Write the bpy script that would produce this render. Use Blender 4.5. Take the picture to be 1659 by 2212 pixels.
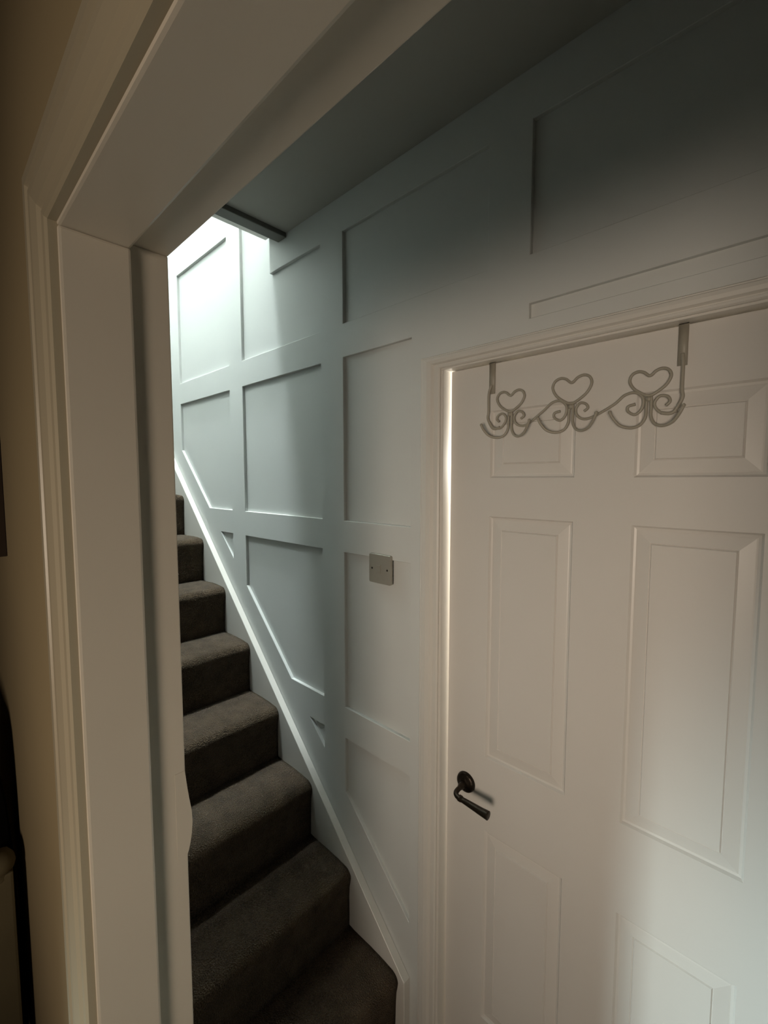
import bpy, bmesh, math, random
from mathutils import Vector, Matrix
from mathutils.geometry import tessellate_polygon
random.seed(4)
for o in list(bpy.data.objects):
    bpy.data.objects.remove(o, do_unlink=True)
SC = bpy.context.scene
COL = SC.collection

# ---------------------------------------------------------------- camera
# x runs along the panelled wall (up the stairs is -x), y runs towards that wall, z is up
cam_d = bpy.data.cameras.new('camera'); cam = bpy.data.objects.new('camera', cam_d); COL.objects.link(cam)
cam_d.sensor_fit = 'HORIZONTAL'; cam_d.sensor_width = 36.0
cam_d.lens = 956.65 / 1659 * 36.0
cam_d.clip_start = 0.01; cam_d.clip_end = 50
cam.location = (0, 0, 1.726)
cam.rotation_euler = (math.radians(90 - 4.135), 0, math.radians(43.72))
SC.camera = cam

# ---------------------------------------------------------------- view and world
SC.view_settings.view_transform = 'Standard'
SC.view_settings.look = 'None'
SC.view_settings.gamma = 1.0
SC.view_settings.use_curve_mapping = False
SC.view_settings.exposure = 0.15
wd = bpy.data.worlds.new('world'); SC.world = wd; wd.use_nodes = True
wd.node_tree.nodes['Background'].inputs[0].default_value = (0.02, 0.02, 0.02, 1)
wd.node_tree.nodes['Background'].inputs[1].default_value = 0.1

# ---------------------------------------------------------------- lights
def area(name, loc, target, power, color, size, size_y=None, spread=180):
    d = bpy.data.lights.new(name, 'AREA'); d.energy = power; d.color = color; d.size = size
    if size_y: d.shape = 'RECTANGLE'; d.size_y = size_y
    else: d.shape = 'DISK'
    d.spread = math.radians(spread)
    o = bpy.data.objects.new(name, d); COL.objects.link(o); o.location = loc
    o.rotation_euler = (Vector(target) - Vector(loc)).to_track_quat('-Z', 'Y').to_euler()
    return o
def bulb(name, loc, power, color, r):
    d = bpy.data.lights.new(name, 'POINT'); d.energy = power; d.color = color; d.shadow_soft_size = r
    o = bpy.data.objects.new(name, d); COL.objects.link(o); o.location = loc
    return o
bulb('unseen_overhead_light', (-1.90, .52, 6.30), 780, (.87, .985, 1.0), .15)  # unseen overhead source, set extra high to even out light on the wall
bulb('stairwell_fill_light', (-1.98, -.62, 5.40), 130, (.87, .985, 1.0), .10)  # second unseen source, added for the wall and the shadows under its rails
bulb('upstairs_lamp_light', (-.93, .48, 3.16), 4.5, (.88, .99, 1.0), .010)
area('room_lamp_light', (.54, -1.75, 1.42), (-.50, .9, 1.34), 4.1, (1.0, .835, .67), .75, None, 66)
area('room_window_light', (-1.35, -1.70, 1.02), (.54, .93, .60), 3.8, (.78, .97, .98), .20, .45, 36)
bulb('closet_light', (-.565, 1.55, 1.80), 110, (1.0, .94, .82), .05)

# ---------------------------------------------------------------- materials
def principled(name):
    m = bpy.data.materials.new(name); m.use_nodes = True
    nt = m.node_tree
    return m, nt, nt.nodes['Principled BSDF']
def paint(name, col, rough=.45, var=.03, bump=.05, scale=60, spec=.5, metallic=0):
    m, nt, b = principled(name)
    tc = nt.nodes.new('ShaderNodeTexCoord')
    nz = nt.nodes.new('ShaderNodeTexNoise'); nz.inputs['Scale'].default_value = 3.0; nz.inputs['Detail'].default_value = 3
    nt.links.new(tc.outputs['Object'], nz.inputs['Vector'])
    cr = nt.nodes.new('ShaderNodeValToRGB')
    a = [max(0, c * (1 - var)) for c in col]; z = [min(1, c * (1 + var)) for c in col]
    cr.color_ramp.elements[0].color = (*a, 1); cr.color_ramp.elements[1].color = (*z, 1)
    cr.color_ramp.elements[0].position = .35; cr.color_ramp.elements[1].position = .65
    nt.links.new(nz.outputs['Fac'], cr.inputs['Fac']); nt.links.new(cr.outputs['Color'], b.inputs['Base Color'])
    n2 = nt.nodes.new('ShaderNodeTexNoise'); n2.inputs['Scale'].default_value = scale; n2.inputs['Detail'].default_value = 4
    nt.links.new(tc.outputs['Object'], n2.inputs['Vector'])
    bp = nt.nodes.new('ShaderNodeBump'); bp.inputs['Strength'].default_value = bump; bp.inputs['Distance'].default_value = .002
    nt.links.new(n2.outputs['Fac'], bp.inputs['Height']); nt.links.new(bp.outputs['Normal'], b.inputs['Normal'])
    b.inputs['Roughness'].default_value = rough; b.inputs['Metallic'].default_value = metallic
    b.inputs['Specular IOR Level'].default_value = spec
    return m
def carpet_mat():
    m, nt, b = principled('brown carpet')
    tc = nt.nodes.new('ShaderNodeTexCoord')
    n1 = nt.nodes.new('ShaderNodeTexNoise'); n1.inputs['Scale'].default_value = 420; n1.inputs['Detail'].default_value = 3
    n2 = nt.nodes.new('ShaderNodeTexNoise'); n2.inputs['Scale'].default_value = 22; n2.inputs['Detail'].default_value = 5
    v = nt.nodes.new('ShaderNodeTexVoronoi'); v.inputs['Scale'].default_value = 260
    for n in (n1, n2, v): nt.links.new(tc.outputs['Object'], n.inputs['Vector'])
    mx = nt.nodes.new('ShaderNodeMix'); mx.data_type = 'FLOAT'; mx.inputs[0].default_value = .35
    nt.links.new(n1.outputs['Fac'], mx.inputs[2]); nt.links.new(n2.outputs['Fac'], mx.inputs[3])
    cr = nt.nodes.new('ShaderNodeValToRGB')
    cr.color_ramp.elements[0].color = (.042, .027, .014, 1); cr.color_ramp.elements[1].color = (.152, .102, .060, 1)
    cr.color_ramp.elements[0].position = .36; cr.color_ramp.elements[1].position = .64
    nt.links.new(mx.outputs[0], cr.inputs['Fac']); nt.links.new(cr.outputs['Color'], b.inputs['Base Color'])
    ad = nt.nodes.new('ShaderNodeMath'); ad.operation = 'MULTIPLY_ADD'; ad.inputs[1].default_value = .8
    nt.links.new(n1.outputs['Fac'], ad.inputs[0]); nt.links.new(v.outputs['Distance'], ad.inputs[2])
    bp = nt.nodes.new('ShaderNodeBump'); bp.inputs['Strength'].default_value = 1.0; bp.inputs['Distance'].default_value = .009
    nt.links.new(ad.outputs[0], bp.inputs['Height']); nt.links.new(bp.outputs['Normal'], b.inputs['Normal'])
    b.inputs['Roughness'].default_value = .95; b.inputs['Specular IOR Level'].default_value = .1
    b.inputs['Sheen Weight'].default_value = .08; b.inputs['Sheen Roughness'].default_value = .5
    return m
M = dict(
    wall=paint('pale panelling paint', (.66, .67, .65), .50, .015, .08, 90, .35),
    trim=paint('white gloss woodwork', (.72, .69, .64), .34, .015, .06, 45),
    door=paint('white door paint', (.72, .69, .65), .38, .015, .10, 120),
    room=paint('brown beige emulsion', (.34, .265, .15), .8, .03, .15, 70),
    shade=paint('grey green bounce damper', (.40, .43, .42), .8, .03, .15, 70),  # for the unseen stair-side face, kept dull to limit bounced light
    casing=paint('aged cream gloss', (.38, .33, .235), .36, .03, .08, 45),
    frame=paint('off white gloss', (.58, .525, .435), .34, .02, .06, 45),
    dull=paint('dark olive bounce absorber', (.09, .09, .07), .85, .03, .15, 70),  # for the unseen end wall, made dark to cut bounced light
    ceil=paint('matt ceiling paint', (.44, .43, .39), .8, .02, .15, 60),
    bead=paint('bead with painted shade', (.16, .16, .145), .7, .04, .1, 60),  # shade at the ceiling edge put into the colour
    carpet=carpet_mat(),
    bronze=paint('dark bronze metal', (.030, .022, .015), .36, .35, .5, 160, .5, .75),
    cream=paint('cream coated metal', (.36, .33, .27), .45, .05, .1, 120),
    plate=paint('brushed grey plate', (.36, .34, .29), .4, .04, .1, 200, .5, .25),
    screw=paint('dark screw', (.03, .025, .02), .4, .1, .1, 200, .5, .8),
    darkwood=paint('dark wood', (.030, .018, .010), .5, .2, .3, 30),
    black=paint('black fabric', (.004, .0035, .003), .95, .2, .4, 60, .05),
    post=paint('beige painted wood', (.15, .125, .07), .6, .15, .4, 60),
    board=paint('brown floorboards', (.20, .13, .08), .5, .1, .2, 12),
    pic=paint('muted print', (.20, .19, .16), .7, .3, .05, 8),
)

# ---------------------------------------------------------------- mesh helpers
def obj(name, bm, mat, parent=None, smooth=False, loc=None):
    me = bpy.data.meshes.new(name)
    bmesh.ops.recalc_face_normals(bm, faces=bm.faces[:])
    bm.to_mesh(me); bm.free()
    if mat is not None: me.materials.append(mat)
    if smooth:
        for p in me.polygons: p.use_smooth = True
    o = bpy.data.objects.new(name, me); COL.objects.link(o)
    if parent: o.parent = parent
    if loc: o.location = loc
    return o
def empty(name, loc=(0, 0, 0)):
    o = bpy.data.objects.new(name, None); o.empty_display_size = .1; COL.objects.link(o); o.location = loc
    return o
def tag(o, label=None, cat=None, group=None, kind=None):
    if label: o['label'] = label
    if cat: o['category'] = cat
    if group: o['group'] = group
    if kind: o['kind'] = kind
    return o
def box(bm, x0, x1, y0, y1, z0, z1, bev=0):
    v = [bm.verts.new((x, y, z)) for x in (x0, x1) for y in (y0, y1) for z in (z0, z1)]
    f = [(0, 1, 3, 2), (4, 6, 7, 5), (0, 4, 5, 1), (2, 3, 7, 6), (0, 2, 6, 4), (1, 5, 7, 3)]
    fs = [bm.faces.new([v[i] for i in q]) for q in f]
    if bev:
        es = list({e for q in fs for e in q.edges})
        bmesh.ops.bevel(bm, geom=es, offset=bev, segments=2, profile=.6, affect='EDGES')
def boxes(*bs, bev=0):
    bm = bmesh.new()
    for b in bs: box(bm, *b, bev=bev)
    return bm
def sub(o, vec):            # shift mesh data so an Empty at a base can own it
    for v in o.data.vertices: v.co -= Vector(vec)
    return o
def catmull(pts, n=8, closed=False):
    P = [Vector(p) for p in pts]; out = []; N = len(P)
    rng = range(N) if closed else range(N - 1)
    for i in rng:
        if closed: p0, p1, p2, p3 = P[i - 1], P[i], P[(i + 1) % N], P[(i + 2) % N]
        else: p0, p1, p2, p3 = P[max(i - 1, 0)], P[i], P[i + 1], P[min(i + 2, N - 1)]
        for k in range(n):
            t = k / n
            out.append(.5 * ((2 * p1) + (p2 - p0) * t + (2 * p0 - 5 * p1 + 4 * p2 - p3) * t * t + (3 * p1 - p0 - 3 * p2 + p3) * t ** 3))
    if not closed: out.append(P[-1])
    return out
def tube(bm, pts, rad, seg=12, closed=False, flat=1.0):
    P = [Vector(p) for p in pts]; n = len(P); rings = []
    R = rad if isinstance(rad, (list, tuple)) else [rad] * n
    T = []
    for i in range(n):
        a = P[i - 1] if (i > 0 or closed) else P[i]
        b = P[(i + 1) % n] if (i < n - 1 or closed) else P[i]
        T.append((b - a).normalized())
    ref = Vector((0, 1, 0)) if abs(T[0].y) < .9 else Vector((1, 0, 0))
    nrm = (ref - T[0] * ref.dot(T[0])).normalized()
    for i in range(n):
        nrm = (nrm - T[i] * nrm.dot(T[i])).normalized()
        bi = T[i].cross(nrm)
        rings.append([bm.verts.new(P[i] + (nrm * math.cos(2 * math.pi * k / seg) * flat + bi * math.sin(2 * math.pi * k / seg)) * R[i]) for k in range(seg)])
    m = n if closed else n - 1
    for i in range(m):
        A, B = rings[i], rings[(i + 1) % n]
        for k in range(seg): bm.faces.new((A[k], A[(k + 1) % seg], B[(k + 1) % seg], B[k]))
    if not closed:
        bm.faces.new(rings[0][::-1]); bm.faces.new(rings[-1])
def lathe(bm, prof, origin, axis='y', seg=40):
    ox, oy, oz = origin; rings = []
    for r, h in prof:
        ring = []
        for k in range(seg):
            a = 2 * math.pi * k / seg
            c, s = math.cos(a) * r, math.sin(a) * r
            ring.append(bm.verts.new((ox + c, oy + h, oz + s) if axis == 'y' else (ox + c, oy + s, oz + h)))
        rings.append(ring)
    for A, B in zip(rings, rings[1:]):
        for k in range(seg): bm.faces.new((A[k], A[(k + 1) % seg], B[(k + 1) % seg], B[k]))
    if prof[0][0] > 1e-6: bm.faces.new(rings[0])
    if prof[-1][0] > 1e-6: bm.faces.new(rings[-1][::-1])
def offset_poly(poly, d):
    """move every edge of a simple polygon by d along its outward normal (d<0 shrinks)"""
    n = len(poly); A = sum(poly[i][0] * poly[(i + 1) % n][1] - poly[(i + 1) % n][0] * poly[i][1] for i in range(n))
    s = 1 if A > 0 else -1; out = []
    for i in range(n):
        p0, p1, p2 = Vector(poly[i - 1]), Vector(poly[i]), Vector(poly[(i + 1) % n])
        e1, e2 = (p1 - p0).normalized(), (p2 - p1).normalized()
        n1, n2 = Vector((e1.y, -e1.x)) * s, Vector((e2.y, -e2.x)) * s
        b = n1 + n2; k = d / max(.15, 1 + n1.dot(n2))
        out.append((p1.x + b.x * k, p1.y + b.y * k))
    return out
def sheet(bm, outer, holes, y, edge=.0):
    """flat x-z sheet with holes, front facing -y"""
    loops = [[Vector((x, z, 0)) for x, z in outer]] + [[Vector((x, z, 0)) for x, z in h] for h in holes]
    flat = [v for l in loops for v in l]
    vs = [bm.verts.new((v.x, y, v.y)) for v in flat]
    for t in tessellate_polygon(loops):
        try: bm.faces.new([vs[i] for i in t])
        except ValueError: pass
    return vs
def rings(bm, poly, steps):
    """steps: list of (inset, y) from the rim inwards; last loop is closed by a face when steps end with None"""
    prev = None
    for st in steps:
        if st is None:
            bm.faces.new(prev); return
        ins, y = st
        q = offset_poly(poly, -ins)
        cur = [bm.verts.new((x, y, z)) for x, z in q]
        if prev:
            for i in range(len(cur)): bm.faces.new((prev[i], prev[(i + 1) % len(cur)], cur[(i + 1) % len(cur)], cur[i]))
        prev = cur

# ================================================================ the setting
W = .911                      # front face of the battens on the panelled wall
BK = .922                     # wall face between battens
FL = .10                      # floor level at the foot of the stairs
CZ = 2.569                    # low ceiling at the foot of the stairs
BX = -1.375                   # where that ceiling stops and the stairwell opens upwards
PF, PB = .115, .215           # room-side and stair-side faces of the thin partition
OX0, OX1, OZ = -.600, .190, 2.015   # opening in the partition

def struct(name, bm, mat, parent=None):
    o = obj(name, bm, mat, parent)
    if parent is None: o['kind'] = 'structure'
    return o

struct('floor', boxes((-4.4, 1.8, -3.0, 2.4, FL - .1, FL)), M['board'])

# panelled wall behind the stairs, with the opening for the closed door
DX0, DX1, DZ = -.664, .052, 1.997        # door opening
wall_back = struct('wall_back', boxes((-4.4, DX0 - .02, BK, BK + .10, FL, 6.6), (DX1 + .02, 1.0, BK, BK + .10, FL, 6.6),
                                      (DX0 - .02, DX1 + .02, BK, BK + .10, DZ + .02, 6.6)), M['wall'])
def diag(x): return 1.273 - .955 * (x + 1.635)
def xdiag(z): return -1.635 + (1.273 - z) / .955
A0, A1, B0, B1, C0, C1, D0, D1 = -2.263, -1.762, -1.655, -1.153, -1.044, -.772, -.446, .056
Z3, Z2b, Z2, Z1b, Z1, Z0b = .891, .995, 1.499, 1.599, 2.099, 2.199
ZT, ZU = 2.468, 2.711
holes = [
    [(A0, Z0b), (A1, Z0b), (A1, ZU), (A0, ZU)],
    [(A0, diag(A0)), (xdiag(Z1b), Z1b), (A1, Z1b), (A1, Z1), (A0, Z1)],
    [(xdiag(Z2), Z2), (A1, diag(A1)), (A1, Z2)],
    [(B0, Z0b), (B1, Z0b), (B1, ZT), (-1.442, ZT), (-1.442, ZU), (B0, ZU)],
    [(B0, Z1b), (B1, Z1b), (B1, Z1), (B0, Z1)],
    [(B0, diag(B0)), (xdiag(Z2b), Z2b), (B1, Z2b), (B1, Z2), (B0, Z2)],
    [(xdiag(Z3), Z3), (B1, diag(B1)), (B1, Z3)],
    [(C0, Z0b), (-.548, Z0b), (-.548, ZT), (C0, ZT)],
    [(C0, Z1b), (C1, Z1b), (C1, Z1), (C0, Z1)],
    [(C0, Z2b), (C1, Z2b), (C1, Z2), (C0, Z2)],
    [(C0, diag(C0)), (C1, diag(C1)), (C1, Z3), (C0, Z3)],
    [(D0, Z0b), (D1, Z0b), (D1, ZT), (D0, ZT)],
    [(D0, 2.068), (D1, 2.068), (D1, Z1), (D0, Z1)],
    [(-2.87, Z0b), (A0 - .106, Z0b), (A0 - .106, ZU), (-2.87, ZU)],
    [(-2.87, diag(-2.87)), (A0 - .106, diag(A0 - .106)), (A0 - .106, Z1), (-2.87, diag(-2.87) + .001)] if False else
    [(-2.49, diag(-2.49)), (A0 - .106, diag(A0 - .106)), (A0 - .106, Z1), (-2.49, Z1)],
    [(.162, Z0b), (.44, Z0b), (.44, ZT), (.162, ZT)],
    [(.162, 1.0), (.44, 1.0), (.44, Z1), (.162, Z1)],
]
CH = .0012
outer = [(-4.38, FL), (DX0 - .03, FL), (DX0 - .03, DZ + .016), (DX1 + .03, DZ + .016), (DX1 + .03, FL), (.47, FL), (.47, 6.55), (-4.38, 6.55)]
bm = bmesh.new()
sheet(bm, outer, [offset_poly(h, CH) for h in holes], W)
for h in holes: rings(bm, offset_poly(h, CH), [(0, W), (CH, W + CH), (CH, BK + .0005)])
obj('batten_panelling', bm, M['wall'], wall_back)

# ceiling over the foot of the stairs (its top is the landing floor) and the grey bead along its edge, its dark tone standing for shade
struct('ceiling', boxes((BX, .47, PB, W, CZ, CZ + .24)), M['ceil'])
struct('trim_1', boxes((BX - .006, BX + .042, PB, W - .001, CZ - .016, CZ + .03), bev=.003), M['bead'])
struct('ceiling_upstairs', boxes((-4.4, 1.0, -1.1, BK, 6.55, 6.65)), M['ceil'])  # unseen ceiling, raised to make room for the high overhead source
struct('wall_left', boxes((-4.45, -4.35, -1.1, BK + .1, FL, 6.6)), M['wall'])
struct('wall_upstairs', boxes((-4.4, 1.0, -1.1, -1.0, 2.6, 6.6)), M['wall'])
struct('wall_right', boxes((.47, .57, PB, BK, FL, 2.6), (.47, .57, -1.0, BK, 2.6, 6.6)), M['dull'])
# thin partition with the doorway the camera looks through
struct('wall_front', boxes((-4.4, OX0 - .012, PF, PB, FL, 2.8), (OX1 + .012, 1.8, PF, PB, FL, 2.8), (OX0 - .012, OX1 + .012, PF, PB, OZ + .012, 2.8)), M['room'])
bm = boxes((-4.35, OX0 - .02, PB, PB + .004, FL, 2.8), (OX1 + .02, .47, PB, PB + .004, FL, CZ), (OX0 - .02, OX1 + .02, PB, PB + .004, OZ + .02, CZ))
struct('wall_stair_side', bm, M['shade'])
# the room the camera stands in
struct('wall_room_left', boxes((-2.6, -2.5, -3.0, PF, FL, 2.6)), M['room'])
struct('wall_room_right', boxes((1.6, 1.7, -3.0, PF, FL, 2.6)), M['room'])
struct('wall_room_rear', boxes((-2.6, 1.7, -3.1, -3.0, FL, 2.6)), M['room'])
struct('ceiling_room', boxes((-2.6, 1.7, -3.1, PF, 2.5, 2.6)), M['ceil'])
# the lit cupboard room behind the closed door
struct('wall_closet', boxes((-.95, -.90, BK + .1, 2.3, FL, 2.4), (.45, .50, BK + .1, 2.3, FL, 2.4), (-.95, .50, 2.3, 2.35, FL, 2.4), (-.95, .50, BK + .1, 2.35, 2.4, 2.45)), M['room'])

struct('trim_3', boxes((-1.46, BX - .001, .222, W - .003, CZ + .02, CZ + .24)), M['trim'])

# ---------------------------------------------------------------- doorway frame on the left (casing, lining, stop)
frame = empty('trim_2', (OX0, PF, FL)); frame['kind'] = 'structure'
B = frame.location.copy()
def fpart(name, bm, mat=M['frame'], parent=frame):
    o = obj(name, bm, mat, parent); sub(o, B); return o
LX = -.5845; LZ = 2.0005        # rebated faces of the lining
SXX, SZ = -.5735, 1.990       # faces of its thicker room-side half
# moulded casing profile: (distance from the opening, projection from the wall face)
prof = [(.0, .0), (.0, .011), (.003, .0135), (.009, .0145), (.011, .012), (.014, .012), (.020, .0165), (.034, .0195), (.040, .0200), (.043, .017), (.047, .017), (.050, .021), (.061, .021), (.066, .0175), (.068, .012), (.068, .0)]
def casing(bm, x0, x1, zt, yf, side, prof, zb=FL, wscale=1.0):
    """three-sided mitred casing; yf wall face, side -1 projects towards -y"""
    path = []
    for d, p in prof:
        d *= wscale; y = yf + side * p
        path.append([(x0 - d, y, zb), (x0 - d, y, zt + d), (x1 + d, y, zt + d), (x1 + d, y, zb)])
    V = [[bm.verts.new(q) for q in r] for r in path]
    for a, b in zip(V, V[1:]):
        for k in range(3): bm.faces.new((a[k], a[k + 1], b[k + 1], b[k]))
    a, b = V[0], V[-1]
    for k in range(3): bm.faces.new((a[k + 1], a[k], b[k], b[k + 1]))
bm = bmesh.new(); casing(bm, SXX - .003, OX1 - .024, SZ + .003, PF, -1, prof)
fpart('casing', bm, M['casing'])
fpart('lining', boxes((OX0 - .012, LX, PF + .001, .2258, FL, LZ), (OX1 - .013, OX1 + .012, PF + .001, .2258, FL, LZ), (OX0 - .012, OX1 + .012, PF + .001, .2258, LZ, OZ + .012), bev=.0015))
fpart('door_stop', boxes((LX - .001, SXX, PF - .003, .181, FL, SZ), (OX1 - .027, OX1 - .012, PF - .003, .181, FL, SZ), (LX - .001, OX1 - .012, PF - .003, .181, SZ, LZ + .001), bev=.003))
# latch keep, a thin painted plate with a rounded lip past the edge of the frame
def keep():
    pts = [(.212, 1.216), (.2238, 1.216), (.2268, 1.224), (.2292, 1.233), (.2316, 1.246), (.2330, 1.262), (.2324, 1.278), (.2300, 1.294), (.2278, 1.311), (.2262, 1.326), (.2250, 1.338), (.212, 1.338)]
    bm = bmesh.new()
    a = [bm.verts.new((LX - .0005, y, z)) for y, z in pts]; b = [bm.verts.new((LX + .0004, y, z)) for y, z in pts]
    bm.faces.new(a); bm.faces.new(b[::-1])
    for i in range(len(pts)): bm.faces.new((a[i], a[(i + 1) % len(pts)], b[(i + 1) % len(pts)], b[i]))
    return bm
fpart('latch_keep', keep())

# ---------------------------------------------------------------- closed door in the panelled wall
door = empty('door_1', (DX0, .932, FL)); door['kind'] = 'structure'
Bd = door.location.copy()
def dpart(name, bm, mat=M['door'], parent=door, smooth=False):
    o = obj(name, bm, mat, parent, smooth); sub(o, Bd); return o
LX0, LX1, LZT = -.6575, .047, 1.9948; YF = .932
cols = [(-.545, -.349), (-.239, -.046)]
rows = [(1.731, 1.887), (1.042, 1.640), (.34, .850)]
outer = [(LX0, FL + .006), (LX1, FL + .006), (LX1, LZT), (LX0, LZT)]
ph = [[(a, c), (b, c), (b, d), (a, d)] for a, b in cols for c, d in rows]
bm = bmesh.new()
sheet(bm, [(x, z) for x, z in offset_poly(outer, -.002)], ph, YF)
for h in ph:
    rings(bm, h, [(0, YF), (.0035, YF + .0050), (.0075, YF + .0062), (.010, YF + .0055), (.031, YF + .0020), (.0325, YF + .0035), (.0345, YF + .0006), None])
rings(bm, outer, [(.002, YF), (.0006, YF + .0006), (0, YF + .002), (0, YF + .035), None])
leaf = dpart('door_leaf', bm)
dpart('lining', boxes((DX0 - .02, DX0, W - .004, 1.03, FL, DZ), (DX1, DX1 + .02, W - .004, 1.03, FL, DZ), (DX0 - .02, DX1 + .02, W - .004, 1.03, DZ, DZ + .02), bev=.0012), M['trim'])
prof2 = [(.0, .0), (.0, .009), (.004, .012), (.012, .0125), (.014, .010), (.018, .010), (.024, .0155), (.036, .0175), (.048, .0165), (.052, .013), (.056, .013), (.060, .010), (.061, .0)]
bm = bmesh.new()
prof_top = [(d * .55, p) for d, p in prof2]
V = []
for (d, p), (dt, _) in zip(prof2, prof_top):
    y = W - p; x0 = DX0 - .007; x1 = DX1 + .007; zt = DZ + .004
    V.append([bm.verts.new(q) for q in [(x0 - d, y, FL), (x0 - d, y, zt + dt), (x1 + d, y, zt + dt), (x1 + d, y, FL)]])
for a, b in zip(V, V[1:]):
    for k in range(3): bm.faces.new((a[k], a[k + 1], b[k + 1], b[k]))
dpart('casing', bm, M['trim'])
# dark lever handle
hx, hz = -.598, .952
hnd = empty('door_handle'); hnd.parent = door; hnd.location = Vector((hx, YF, hz)) - Bd
def hpart(name, bm):
    o = obj(name, bm, M['bronze'], hnd, True); sub(o, (hx, YF, hz)); return o
bm = bmesh.new()
lathe(bm, [(0, -.012), (.010, -.012), (.0125, -.0105), (.0175, -.0095), (.0225, -.0085), (.0250, -.006), (.0262, -.002), (.0262, .0)], (hx, YF, hz))
hpart('rose', bm)
bm = bmesh.new()
pts = catmull([(hx, YF - .008, hz), (hx, YF - .030, hz - .001), (hx + .001, YF - .047, hz - .003), (hx + .010, YF - .056, hz - .004), (hx + .026, YF - .058, hz - .004), (hx + .055, YF - .059, hz - .004), (hx + .085, YF - .060, hz - .004), (hx + .100, YF - .060, hz - .004)], 8)
rad = []
L = len(pts)
for i, p in enumerate(pts):
    t = i / (L - 1)
    if t < .14: r = .0085 - .004 * t
    elif t < .5: r = .0062
    elif t < .56: r = .0078
    else: r = .0062 + .0045 * (t - .56) / .44
    if i == L - 1: r *= .72
    rad.append(r)
tube(bm, pts, rad, 16)
hpart('lever', bm)

# ================================================================ the staircase
stair = empty('staircase', (-.79, .55, FL))
tag(stair, 'brown carpeted staircase climbing left beside the panelled wall between white boards', 'staircase')
Bs = stair.location.copy()
GO, RI, NX = .2005, .1945, -.788
YS0, YS1 = PB + .006, .886
def string_top(x): return 1.783 - .98 * (x + 2.3)
def step(k):                   # k = 1 is the lowest step
    h = FL + RI * k; xn = NX - GO * (k - 1); lo = FL + RI * (k - 1)
    r = .026; back = xn - GO - .03
    pr = [(back, h - .002)]
    pr += [(xn - GO + .012, h - .001), (xn - GO + .04, h), (xn - .12, h + .0015), (xn - .07, h + .001), (xn - .045, h - .0005)]
    for a in range(0, 9):
        t = math.pi / 2 * (1 - a / 8)
        pr.append((xn - r + r * math.cos(t), h - r - .002 + r * math.sin(t)))
    pr += [(xn - .002, h - .045), (xn - .006, h - .065), (xn - .008, h - .10), (xn - .009, lo + .03), (xn - .010, lo - .02), (back, lo - .02)]
    bm = bmesh.new(); ns = 36; R = []
    for j in range(ns + 1):
        y = YS0 + (YS1 - YS0) * j / ns
        w = .0016 * math.sin(j * .9 + k * 2.1) + .001 * math.sin(j * 2.3 + k)
        e = 0.0
        if j == ns: e = -.004
        R.append([bm.verts.new((x + (w if 4 < i < 18 else 0) + (e if x > xn - .06 else 0), y, z + (w * .7 if 2 < i < 12 else 0) + (e if (z > h - .03 and x > back + .01) else 0))) for i, (x, z) in enumerate(pr)])
    m = len(pr)
    for j in range(ns):
        for i in range(m): bm.faces.new((R[j][i], R[j][(i + 1) % m], R[j + 1][(i + 1) % m], R[j + 1][i]))
    bm.faces.new(R[0]); bm.faces.new(R[-1][::-1])
    o = obj('carpeted_step', bm, M['carpet'], stair, True); sub(o, Bs)
    return o
for k in range(1, 14): step(k)
# wall string: sloping board, cut plumb at the foot
def prism_y(bm, poly, y0, y1, ch=.0015):
    f = [bm.verts.new((x, y0, z)) for x, z in offset_poly(poly, -ch)]
    m = [bm.verts.new((x, y0 + ch, z)) for x, z in poly]; b = [bm.verts.new((x, y1, z)) for x, z in poly]
    n = len(poly); bm.faces.new(f); bm.faces.new(b[::-1])
    for i in range(n):
        bm.faces.new((f[i], f[(i + 1) % n], m[(i + 1) % n], m[i])); bm.faces.new((m[i], m[(i + 1) % n], b[(i + 1) % n], b[i]))
xe = -.768
poly = [(-3.35, string_top(-3.35)), (-3.35, FL), (xe, FL), (xe, string_top(xe))]
bm = bmesh.new(); prism_y(bm, poly, YS1 + .0005, W - .0012)
o = obj('wall_string', bm, M['trim'], stair); sub(o, Bs)
bm = boxes((-4.34, -3.35, PB + .006, W - .002, 2.60, 2.628)); o = obj('upper_landing', bm, M['carpet'], stair); sub(o, Bs)

# ================================================================ light switch plate
sx0, sx1, sz0, sz1 = -.925, -.838, 1.427, 1.512
sw = empty('light_switch', ((sx0 + sx1) / 2, W, (sz0 + sz1) / 2))
tag(sw, 'square grey fused switch plate with two dark screws on the pale panelled wall', 'light switch')
Bw = sw.location.copy()
def spart(name, bm, mat, parent=sw, smooth=False):
    o = obj(name, bm, mat, parent, smooth); sub(o, Bw); return o
def rrect(x0, x1, z0, z1, r, n=5):
    out = []
    for cx, cz, a0 in ((x1 - r, z0 + r, -90), (x1 - r, z1 - r, 0), (x0 + r, z1 - r, 90), (x0 + r, z0 + r, 180)):
        for i in range(n + 1):
            a = math.radians(a0 + 90 * i / n); out.append((cx + r * math.cos(a), cz + r * math.sin(a)))
    return out
bm = bmesh.new(); rings(bm, rrect(sx0, sx1, sz0, sz1, .005), [(0, W + .0005), (0, W - .0065), (.0012, W - .008), None]); spart('plate', bm, M['plate'])
cx, cz = (sx0 + sx1) / 2, (sz0 + sz1) / 2
bm = boxes((cx - .012, cx + .005, W - .0105, W - .0075, cz - .012, cz + .012), bev=.0012); spart('rocker', bm, M['plate'])
for s in (-1, 1):
    bm = bmesh.new(); lathe(bm, [(0, -.0015), (.0022, -.0013), (.003, 0), (.003, .002)], (cx + s * .03015, W - .008, cz), seg=16); spart('screw', bm, M['screw'], smooth=True)

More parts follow.
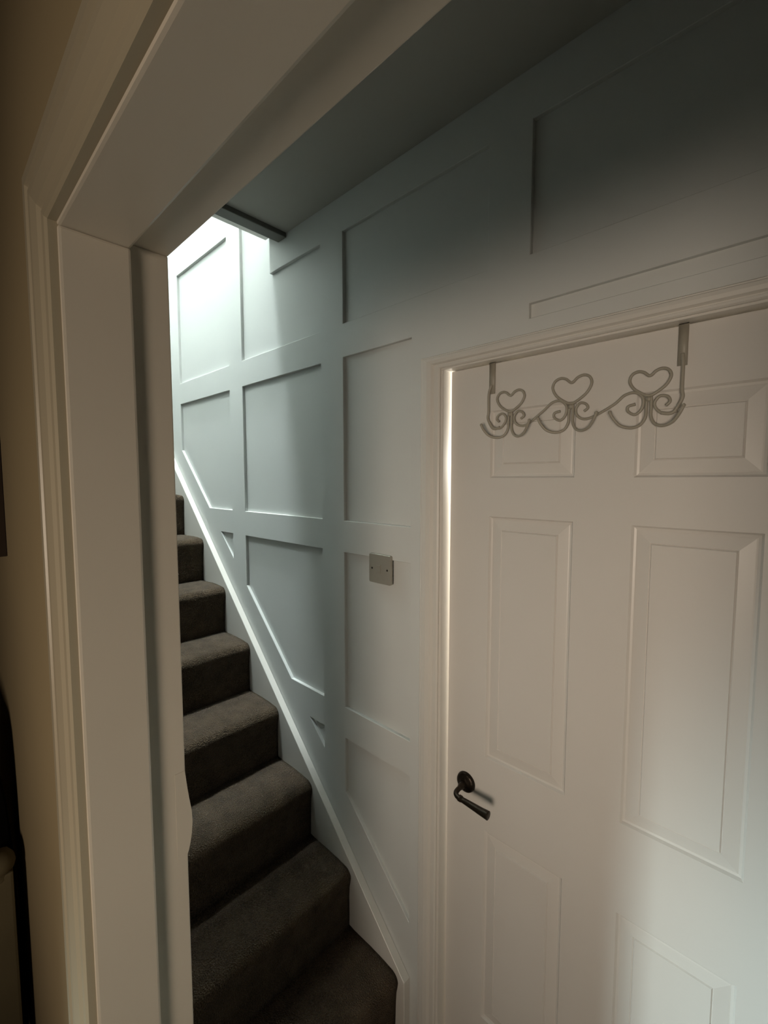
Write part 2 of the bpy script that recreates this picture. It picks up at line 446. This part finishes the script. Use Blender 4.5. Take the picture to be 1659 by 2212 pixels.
# ================================================================ over-door hook rack
RY = YF - .0075
rack = empty('hook_rack', (-.355, RY, 1.99))
tag(rack, 'cream metal hook rack with three hearts and scrolls hanging over the white door', 'hook rack')
Br = rack.location.copy()
def rpart(name, bm, parent=rack, smooth=True):
    o = obj(name, bm, M['cream'], parent, smooth); sub(o, Br); return o
def strap(xc, xl, side):
    bm = bmesh.new()
    # broad hanger bent over the top of the door
    box(bm, xc - .0075, xc + .0075, YF - .0042, YF - .0028, 1.925, LZT + .0016)
    box(bm, xc - .0075, xc + .0075, YF - .0042, YF + .037, LZT + .0004, LZT + .0018)
    box(bm, xc - .0075, xc + .0075, YF + .0358, YF + .037, 1.955, LZT + .001)
    tube(bm, catmull([(xc, YF - .005, 1.945), (xl, RY, 1.925), (xl, RY, 1.885), (xl + side * .001, RY, 1.868), (xl - side * .012, RY, 1.845), (xl - side * .030, RY - .001, 1.846)], 6), .0030, 10)
    return bm
rpart('hanger_strap', strap(-.541, -.547, -1))
rpart('hanger_strap', strap(-.169, -.167, 1))
U = [-.492, -.357, -.217]; ZC = [1.853, 1.855, 1.853]
def P(c, z, pts, w=None):
    return [(c + p[0], RY - (p[2] if len(p) > 2 else 0), z + p[1]) for p in pts]
for c, z in zip(U, ZC):
    big = 1.0 if abs(c - U[1]) > .01 else 1.18
    bm = bmesh.new()
    ht = [(0, .026), (-.012, .031), (-.026, .042), (-.033, .056), (-.0295, .067), (-.020, .0715), (-.010, .069), (0, .0615),
          (.010, .069), (.020, .0715), (.0295, .067), (.033, .056), (.026, .042), (.012, .031)]
    tube(bm, catmull(P(c, z, [(a * big, .026 + (b - .026) * big) for a, b in ht]), 6, True), .0027, 10, True)
    tube(bm, [(c - .004, RY, z + .020), (c + .004, RY, z + .020)], .0048, 12)
    rpart('heart', bm)
    for s in (-1, 1):
        bm = bmesh.new()
        pts = [(s * .0035, .024), (s * .0040, .005), (s * .0045, -.012, .001), (s * .012, -.026, .004), (s * .026, -.031, .010), (s * .042, -.026, .018), (s * .053, -.012, .024), (s * .058, -.001, .026)]
        cp = catmull(P(c, z, pts), 7)
        tube(bm, cp, .0027, 10)
        bmesh.ops.create_uvsphere(bm, u_segments=12, v_segments=8, radius=.0034, matrix=Matrix.Translation(cp[-1]))
        rpart('coat_hook', bm)
    # scrolls either side of the stem
    if c == U[0]:
        bm = bmesh.new(); tube(bm, catmull(P(c, z, [(-.052, .008), (-.043, -.005), (-.026, -.009), (-.013, .002), (-.010, .014), (-.018, .023), (-.029, .021), (-.033, .012), (-.027, .006)]), 7), .0026, 10)
        rpart('scroll', bm)
    if c == U[2]:
        bm = bmesh.new(); tube(bm, catmull(P(c, z, [(.045, -.006), (.026, -.009), (.013, .000), (.009, .012), (.017, .023), (.029, .021), (.033, .012), (.027, .005)]), 7), .0026, 10)
        rpart('scroll', bm)
# S-shaped bars joining one hook to the next, spiralling in at both ends
for a in (0, 1):
    c0, c1, z0 = U[a], U[a + 1], ZC[a]
    p = P(c0, z0, [(.026, .008), (.033, .014), (.029, .022), (.018, .025), (.010, .015), (.012, .002), (.024, -.007), (.042, -.005)])
    q = P(c1, ZC[a + 1], [(-.060, .016), (-.040, .032), (-.022, .034), (-.0095, .022), (-.011, .004), (-.022, -.006), (-.034, .001), (-.034, .010), (-.022, .013)])
    bm = bmesh.new(); tube(bm, catmull(p + q, 7), .0026, 10)
    rpart('scroll_bar', bm)

# ================================================================ things at the left edge of the room
pf = empty('picture_frame', (-1.48, PF, 1.56))
tag(pf, 'dark wooden picture frame hanging on the brown wall at the far left', 'picture frame')
Bp = pf.location.copy()
bm = bmesh.new(); prf = [(0, .0), (0, .014), (.006, .018), (.020, .016), (.030, .010), (.032, .006)]
R0 = [(-1.75, 1.572), (-1.165, 1.572), (-1.165, 2.10), (-1.75, 2.10)]
rings(bm, R0, [(d, PF - .001 - p) for d, p in prf]); o = obj('frame_moulding', bm, M['darkwood'], pf); sub(o, Bp)
bm = boxes((-1.722, -1.193, PF - .006, PF - .001, 1.60, 2.072)); o = obj('print', bm, M['pic'], pf); sub(o, Bp)

# black chair standing against the brown wall, its high rounded back side-on
ch = empty('high_backed_chair', (-1.31, -.10, FL))
tag(ch, 'black high-backed chair with a sloping shoulder at the lower left edge of the photo', 'chair')
Bc = ch.location.copy()
def cpart(name, bm, smooth=False, mat=M['black']):
    o = obj(name, bm, mat, ch, smooth); sub(o, Bc); return o
def prism_x(bm, poly, x0, x1, ch_=.012):
    def ins(d): return offset_poly(poly, -d)
    L_ = [[bm.verts.new((x, y, z)) for y, z in q] for x, q in ((x0, ins(ch_)), (x0 + ch_, poly), (x1 - ch_, poly), (x1, ins(ch_)))]
    bm.faces.new(L_[0]); bm.faces.new(L_[-1][::-1]); n = len(poly)
    for a, b in zip(L_, L_[1:]):
        for i in range(n): bm.faces.new((a[i], a[(i + 1) % n], b[(i + 1) % n], b[i]))
back = [(.108, .45), (.108, .60), (.105, .70), (.101, .80), (.100, .92), (.094, 1.03), (.084, 1.11), (.066, 1.17), (.03, 1.21), (-.06, 1.235), (-.20, 1.235), (-.30, 1.21), (-.35, 1.15), (-.37, 1.03), (-.38, .75), (-.38, .45)]
bm = bmesh.new(); prism_x(bm, back, -1.36, -1.225, .004); cpart('backrest', bm)
cpart('seat', boxes((-1.76, -1.26, -.38, .108, .44, .54), bev=.02))
for x in (-1.72, -1.30):
    for y in (-.34, .07): cpart('leg', boxes((x - .02, x + .02, y - .02, y + .02, FL, .46), bev=.004), mat=M['darkwood'])

# beige post with a knobbed top in front of the chair
post = empty('wooden_post', (-1.177, .06, FL))
tag(post, 'beige wooden post with a knobbed top at the lower left edge, before the black chair', 'post')
Bo = post.location.copy()
def popart(name, bm, smooth=False):
    o = obj(name, bm, M['post'], post, smooth); sub(o, Bo); return o
popart('shaft', boxes((-1.205, -1.155, .040, .0925, FL, .915), bev=.005))
bm = bmesh.new(); lathe(bm, [(r * 1.2, h * 1.2) for r, h in [(.0, -.012), (.018, -.012), (.020, -.006), (.019, .002), (.023, .006), (.0255, .014), (.024, .024), (.018, .032), (.009, .036), (.0, .037)]], (-1.177, .069, .912), 'z', 20)
for v in bm.verts: v.co += Vector((random.uniform(-1, 1), random.uniform(-1, 1), random.uniform(-1, 1))) * .0008
popart('knob', bm, True)
popart('foot', boxes((-1.22, -1.14, .020, .105, FL, FL + .03), bev=.004))
